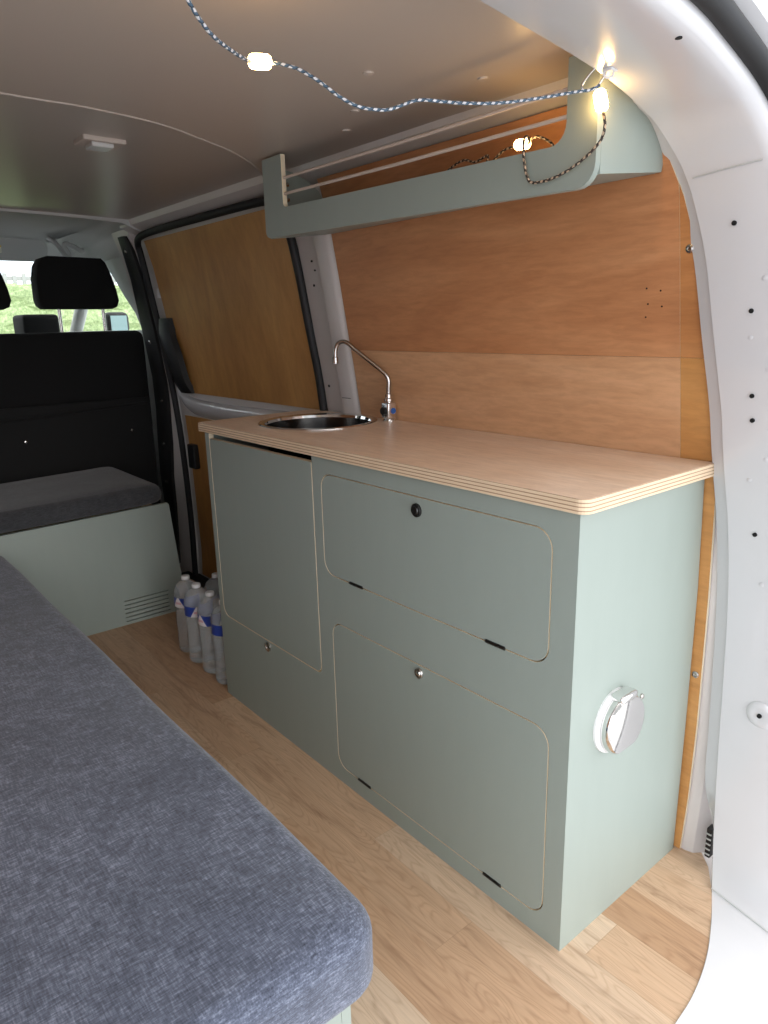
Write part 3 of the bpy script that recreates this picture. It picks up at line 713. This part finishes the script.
bm=plate(rrect(-1.97,-1.275,.022,-.452,(0,.03,.03,0)),[],.010,lambda u,v,w:(u,v,.272+w)); obj('top_board',bm,[M['green'],M['edge']],b)
obj('corner_post',lathe(nb(),[(.02,0),(.02,.272)],(-.035,-.50,0),'z',16),M['green'],b)
bm=cushion(-1.97,-1.285,.2865,.048,-.434,.404,.05,.026)
m=tag(obj('mattress',bm,M['cloth'],smooth=True),'long blue-grey woven mattress on the green bed box at the left','mattress')

# ------------------------------------------------------------------ bench across the van and its cushion
b=thing('bench_box',(-2.2,-.5,0),'sage green bench box across the van with slotted vent, behind the cab seats','bench')
slots=[rrect(-.045,.012+.0165*k,.135,.0155+.0165*k,.0015,2)[::-1] for k in range(6)]
o=[(-1.27,0),(.158,0),(.200,.0),(.190,.2),(.172,.448),(.160,.462),(-1.27,.425)]
o=[(-1.27,0),(.208,0),(.190,.2),(.172,.444),(.166,.450),(.15,.450),(-1.27,.424)]
bm=plate(o,slots,.015,lambda u,v,w:(-2.0-w,u,v)); obj('front_panel',bm,[M['green'],M['green']],b)
obj('side_panel',BX((-2.6,.150,0),(-2.0155,.165,.410)),M['green'],b)
obj('top_board',BX((-2.58,-1.255,.410),(-2.016,.165,.416)),M['edge'],b)
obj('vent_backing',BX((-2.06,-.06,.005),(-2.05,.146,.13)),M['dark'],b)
bm=cushion(-2.56,-1.26,.4535,-2.002,.160,.527,.04,.024,wob=.001,seed=4)
for v in bm.verts: v.co.z+=.020*(v.co.y-.160)
tag(obj('bench_cushion',bm,M['cloth_dark'],smooth=True),'dark charcoal seat cushion lying on the green bench box','cushion')

# ------------------------------------------------------------------ cab : bulkhead, seats, dashboard, windows
t=thing('bulkhead',(-2.66,-.4,0),'low black partition panel with bolts behind the bench cushion','partition')
obj('partition_panel',BX((-2.67,-1.26,.02),(-2.655,.40,.80),.004),M['blackpanel'],t)
obj('cover_fold',tube(nb(),[(-2.655,-1.2,.74),(-2.645,-.4,.745),(-2.65,.0,.76),(-2.655,.38,.775)],.007,8),M['blackpanel'],t,smooth=True)
for (y,z) in ((-.155,.655),(.30,.655),(-.6,.655)): obj('bolt',lathe(nb(),[(.008,0),(.006,.005),(.001,.006)],(-2.655,y,z),'x',12),M['steel'],t,smooth=True)
def seat(y0,y1,label,heads,top=1.10):
    s=thing('cab_seat',(-2.85,(y0+y1)/2,.3),label,'seat',None)
    bm=nb(); box(bm,(-2.86,y0,.62),(-2.72,y1,top),.035,4); obj('backrest',bm,M['blackfab'],s,smooth=True)
    bm=nb(); box(bm,(-3.32,y0,.48),(-2.80,y1,.66),.04,4); obj('seat_base',bm,M['blackfab'],s,smooth=True)
    obj('seat_plinth',BX((-3.25,y0+.04,0),(-2.85,y1-.04,.49)),M['black'],s)
    for hy in heads:
        hl=[(0,1.235),(.006,1.212),(.024,1.198),(.31,1.196),(.334,1.206),(.345,1.232),(.338,1.28),(.318,1.355),(.302,1.395),(.285,1.412),(.06,1.415),(.032,1.405),(.012,1.375),(.001,1.32)]
        hs=[(u+hy-.173,v) for u,v in hl]
        bm=plate(hs,[],.10,lambda u,v,w:(-2.74-w,u,v),bev=.012); h=obj('headrest',bm,[M['blackfab'],M['blackfab']],s,smooth=True)
        for dy in (-.083,.107): obj('headrest_post',tube(nb(),[(-2.79,hy+dy,top-.01),(-2.79,hy+dy,1.215)],.0075,10),M['steel'],h,smooth=True)
    return s
seat(-.70,.437,'black double passenger bench seat seen from behind with two headrests',(.173,-.277))
seat(-1.30,-.78,'black driver seat standing at the far left of the cab',(-.96,))
t=thing('dashboard',(-3.6,-.4,0),'dark dashboard with a raised centre box beneath the windscreen','dashboard')
obj('dash_body',box(nb(),(-3.98,mir(.30),.0),(-3.5,.30,1.075),.05,4),M['black'],t,smooth=True)
obj('centre_box',box(nb(),(-3.62,.085,1.06),(-3.40,.262,1.190),.02,3),M['blackfab'],t,smooth=True)
# cab shell
for side in (0,1):
    f=(lambda y:y) if side==0 else mir
    w=thing('wall_right' if side==0 else 'wall_left',(-3.2,f(.42),0),kind='structure')
    def cbx(n,x0,y0,z0,x1,y1,z1,m): 
        a,b_=sorted((f(y0),f(y1))); obj(n,BX((x0,a,z0),(x1,b_,z1)),m,w)
    cbx('door_trim',-4.0,.46,-.1,-2.545,.56,1.10,M['grey_plastic'])
    cbx('door_header',-3.5,.38,1.43,-2.545,.50,1.60,M['headliner'])
    bm=nb(); rows=[]
    for z,xl,y in ((1.02,-2.74,.455),(1.10,-2.775,.448),(1.18,-2.81,.435),(1.25,-2.86,.415),(1.34,-2.91,.39),(1.42,-2.96,.365),(1.47,-3.0,.34)):
        rows.append([(xl-.01,f(y+.05),z),(xl,f(y),z),(xl+.04,f(y-.012),z),(-2.62,f(y-.02),z),(-2.53,f(min(y,W(z)+.03)),z)])
    sheet(bm,rows); obj('pillar_cover',bm,M['headliner'],w,smooth=True)
    ap=[(-3.98,f(.50),1.06),(-3.6,f(.46),1.28),(-3.25,f(.39),1.48)]
    obj('windscreen_pillar',tube(nb(),spline(ap,5),.035,10),M['grey_plastic'],w,smooth=True)
tag(obj('trim_15',BX((-3.42,mir(.40),1.555),(-2.24,.40,1.58)),M['headliner']),kind='structure')
bm=nb(); ys=[.33-k*(1.56/12) for k in range(13)]
prof=[(-2.235,1.502),(-2.25,1.512),(-2.5,1.525),(-3.05,1.54),(-3.25,1.50),(-3.33,1.462)]
slab(bm,[[(x,y,z-.010+(0.018*(1-((y-YC)/.78)**2))-(.05*max(0,(abs(y-YC)-.62)/.16)**2)) for x,z in prof] for y in ys],[[(x,y,z+.03) for x,z in prof] for y in ys],0,0)
tag(obj('trim_16',bm,M['headliner'],smooth=True,origin='world'),kind='structure')
# curved headliner corner above the passenger
bm=nb(); rows=[]
for x in (-2.27,-2.5,-2.8,-3.1,-3.3): rows.append([(x,.18,1.512-.004*(abs(x)-2.2)),(x,.26,1.498),(x,.305,1.468),(x,.325,1.43),(x,.36,1.41)])
sheet(bm,rows); tag(obj('trim_17',bm,M['headliner'],smooth=True,origin='world'),kind='structure')
# grab handle
t=thing('grab_handle',(-2.98,.23,1.47),'grey moulded grab handle above the passenger headrest','handle')
obj('handle_bar',tube(nb(),spline([(-3.02,.150,1.515),(-3.0,.165,1.502),(-2.99,.185,1.475),(-2.98,.205,1.440),(-2.98,.218,1.436),(-2.98,.222,1.448),(-2.98,.205,1.478),(-2.98,.215,1.490),(-2.98,.25,1.478),(-2.98,.278,1.462),(-2.98,.29,1.466)],4),.011,10),M['grey_plastic'],t,smooth=True)
# sun visor
t=thing('sun_visor',(-3.15,-.15,1.44),'folded grey sun visor with a small sticker above the windscreen','sun visor')
bm=plate(rrect(-.42,1.425,.175,1.518,(.03,.045,.04,.03)),[],.02,lambda u,v,w:(-3.12-w-(1.52-v)*.4,u,v))
obj('visor_flap',bm,[M['grey_plastic'],M['grey_plastic']],t)
obj('visor_sticker',BX((-3.15,-.075,1.455),(-3.119,-.028,1.486)),M['sticker'],t)
obj('visor_sticker_band',BX((-3.15,-.0752,1.478),(-3.118,-.028,1.486)),mat('yellow_band',(.75,.55,.08),.5),t)
# windows
def quad(n,pts,parent=None):
    bm=nb(); a=[Vector(p) for p in pts]; nrm=(a[1]-a[0]).cross(a[2]-a[0]).normalized()*.004
    slab(bm,[[a[0],a[1]],[a[3],a[2]]],[[a[0]+nrm,a[1]+nrm],[a[3]+nrm,a[2]+nrm]],0,0)
    return tag(obj(n,bm,M['glass'],origin='world'),kind='structure')
quad('window_1',[(-4.02,.46,1.075),(-4.02,mir(.46),1.075),(-3.36,mir(.32),1.50),(-3.36,.32,1.50)])
quad('window_2',[(-3.85,.50,1.10),(-2.75,.50,1.10),(-2.75,.43,1.43),(-3.35,.43,1.43)])
quad('window_3',[(-3.85,mir(.50),1.10),(-2.75,mir(.50),1.10),(-2.75,mir(.43),1.43),(-3.35,mir(.43),1.43)])
t=thing('wing_mirror',(-3.55,.60,1.1),'door mirror outside the passenger window','mirror')
obj('mirror_housing',box(nb(),(-3.60,.54,1.08),(-3.50,.67,1.20),.03,3),M['black'],t,smooth=True)
obj('mirror_glass',BX((-3.502,.56,1.10),(-3.497,.65,1.18)),mat('tinted_mirror',(.22,.30,.29),.3,1),t)
tag(obj('trim_18',BX((-4.12,mir(.5),-.1),(-4.02,.5,1.06)),M['white_in']),kind='structure')

# ------------------------------------------------------------------ water bottles
def bottle(loc,label):
    x,y,z=loc
    s=thing('water_bottle',loc,label,'bottle','water bottles by the kitchen unit')
    prof=[(.030,0),(.042,.004),(.0445,.014)]
    zz=.018
    while zz<.165:
        prof+=[(.0445,zz),(.0428,zz+.005),(.0445,zz+.010)]; zz+=.015
    prof+=[(.0450,.178),(.0450,.212),(.0435,.226),(.038,.240),(.027,.252),(.016,.259),(.0135,.264)]
    obj('bottle_body',lathe(nb(),prof,loc,'z',28),M['pet'],s,smooth=True)
    obj('bottle_cap',lathe(nb(),[(.0135,.262),(.0145,.264),(.0145,.272),(.0135,.275)],loc,'z',20),M['white_plastic'],s,smooth=True)
    bm=nb(); lathe(bm,[(.0456,.172),(.0456,.207)],loc,'z',36,cap=False)
    bmesh.ops.delete(bm,geom=[f for f in bm.faces if not(-.25<math.atan2(f.calc_center_median().y-loc[1],f.calc_center_median().x-loc[0])/PI*-1<.85)],context='FACES')
    obj('bottle_label',bm,M['label'],s,smooth=True)
    return s
bp=[((-1.630,.054),'water bottle with blue label nearest the bench vent, front row'),((-1.530,.046),'water bottle in the front row, second from the bench'),((-1.428,.046),'water bottle in the front row, third from the bench'),((-1.330,.044),'water bottle partly hidden by the corner of the green kitchen unit'),((-1.575,.142),'water bottle in the back row by the side door, nearest the bench'),((-1.480,.140),'water bottle in the middle of the back row'),((-1.385,.140),'water bottle in the back row, deepest behind the kitchen unit')]
proto=bottle((*bp[0][0],.001),bp[0][1])
for i,((x,y),lb) in enumerate(bp[1:]):
    c=copy_thing(proto,(x,y,.001),lb); c.rotation_euler.z=[.55,-.35,.9,0,.4,-.3][i]
proto.rotation_euler.z=-.15

# black vent grille at the foot of the rear frame
t=thing('vent_grille',(.05,.42,.06),'small black slotted vent low between the plywood edge and the door frame','vent')
bm=nb(); box(bm,(.060,.408,.012),(.072,.430,.082),.003)
obj('grille_frame',bm,M['black'],t)
for k in range(5): obj('grille_slat',BX((.0605,.4065,.020+.012*k),(.0715,.4085,.023+.012*k)),M['grey_plastic'],t)

# ------------------------------------------------------------------ outside : hedge and fence ahead of the van
bm=nb(); rnd=random.Random(3); rows=[]
for i in range(46):
    r_=[]
    for j in range(90):
        y=-6+j*.15; 
        if i<38: x=-9.0+rnd.uniform(-.05,.05); z=-.5+i*.0575+rnd.uniform(-.02,.02)
        else: x=-9.0-(i-38)*.1+rnd.uniform(-.1,.1); z=1.66+rnd.uniform(-.06,.03)
        r_.append((x,y,z))
    rows.append(r_)
sheet(bm,rows); h=obj('hedge',bm,M['leaf']); tag(h,'bright green hedge seen through the windscreen','hedge')
t=thing('garden_fence',(-10.4,0,-.5),'grey picket fence top rising behind the hedge','fence')
for z in (1.60,1.78): obj('rail',BX((-10.42,-5,z),(-10.36,7,z+.05)),M['fence'],t)
bm=nb()
for k in range(100): box(bm,(-10.36,-5+k*.12,-.5),(-10.34,-4.95+k*.12,1.84+.03*(k%2)))
obj('pickets',bm,M['fence'],t)

# ------------------------------------------------------------------ raised tailgate, unseen, added to shade the rear opening
t=thing('added_tailgate',(.25,YC,1.58),kind='structure')
bm=nb(); pr=[(.22,1.575),(.60,1.70),(1.05,1.84),(1.45,1.90),(1.62,1.86)]
slab(bm,[[(x,y,z) for x,z in pr] for y in (mir(.36),YC,.36)],[[(x,y,z+.045) for x,z in pr] for y in (mir(.36),YC,.36)],0,0)
obj('door_shell',bm,M['white_in'],t,smooth=True)
bm=nb(); slab(bm,[[(x,y,z-.012) for x,z in ((.62,1.708),(1.05,1.84),(1.40,1.888))] for y in (mir(.28),.28)],[[(x,y,z+.002) for x,z in ((.62,1.708),(1.05,1.84),(1.40,1.888))] for y in (mir(.28),.28)],0,0)
obj('inner_lining',bm,M['grey_plastic'],t)
# ------------------------------------------------------------------ light
w=bpy.data.worlds.new('World'); SC.world=w; w.use_nodes=True; nt=w.node_tree; bg=nt.nodes['Background']
tc=nt.nodes.new('ShaderNodeTexCoord'); sp_=nt.nodes.new('ShaderNodeSeparateXYZ'); rp=nt.nodes.new('ShaderNodeValToRGB')
nt.links.new(tc.outputs['Generated'],sp_.inputs[0]); nt.links.new(sp_.outputs['Z'],rp.inputs['Fac'])
e=rp.color_ramp.elements; e[0].position=0; e[0].color=(.84,.90,1,1); e[1].position=.7; e[1].color=(1,1,1,1)
nt.links.new(rp.outputs['Color'],bg.inputs['Color']); bg.inputs['Strength'].default_value=2.5
sun=bpy.data.lights.new('sun','SUN'); sun.energy=1.3; sun.angle=R(40); sun.color=(1,.97,.93)
so=bpy.data.objects.new('sun',sun); COL.objects.link(so); so.rotation_euler=Vector((-.92,.10,-.36)).to_track_quat('-Z','Y').to_euler()

# ------------------------------------------------------------------ camera
Rm=[[0.6389169623143341,0.7688994711139886,-0.024056570571302865],[-0.18307539260739916,0.1823509659715027,0.9660390912540271],[0.7471736852222983,-0.612814595558794,0.25727369780341214]]
cam=bpy.data.cameras.new('camera'); co=bpy.data.objects.new('camera',cam); COL.objects.link(co)
m3=Matrix(Rm).transposed(); co.matrix_world=Matrix.Translation((0.6140338786,-0.8882075441,1.1073046617))@m3.to_4x4()
cam.sensor_fit='HORIZONTAL'; cam.sensor_width=36; cam.lens=711.72/768*36; cam.clip_start=.02
SC.camera=co
SC.view_settings.view_transform='Standard'; SC.view_settings.look='None'; SC.view_settings.gamma=1; SC.view_settings.use_curve_mapping=False
SC.view_settings.exposure=0
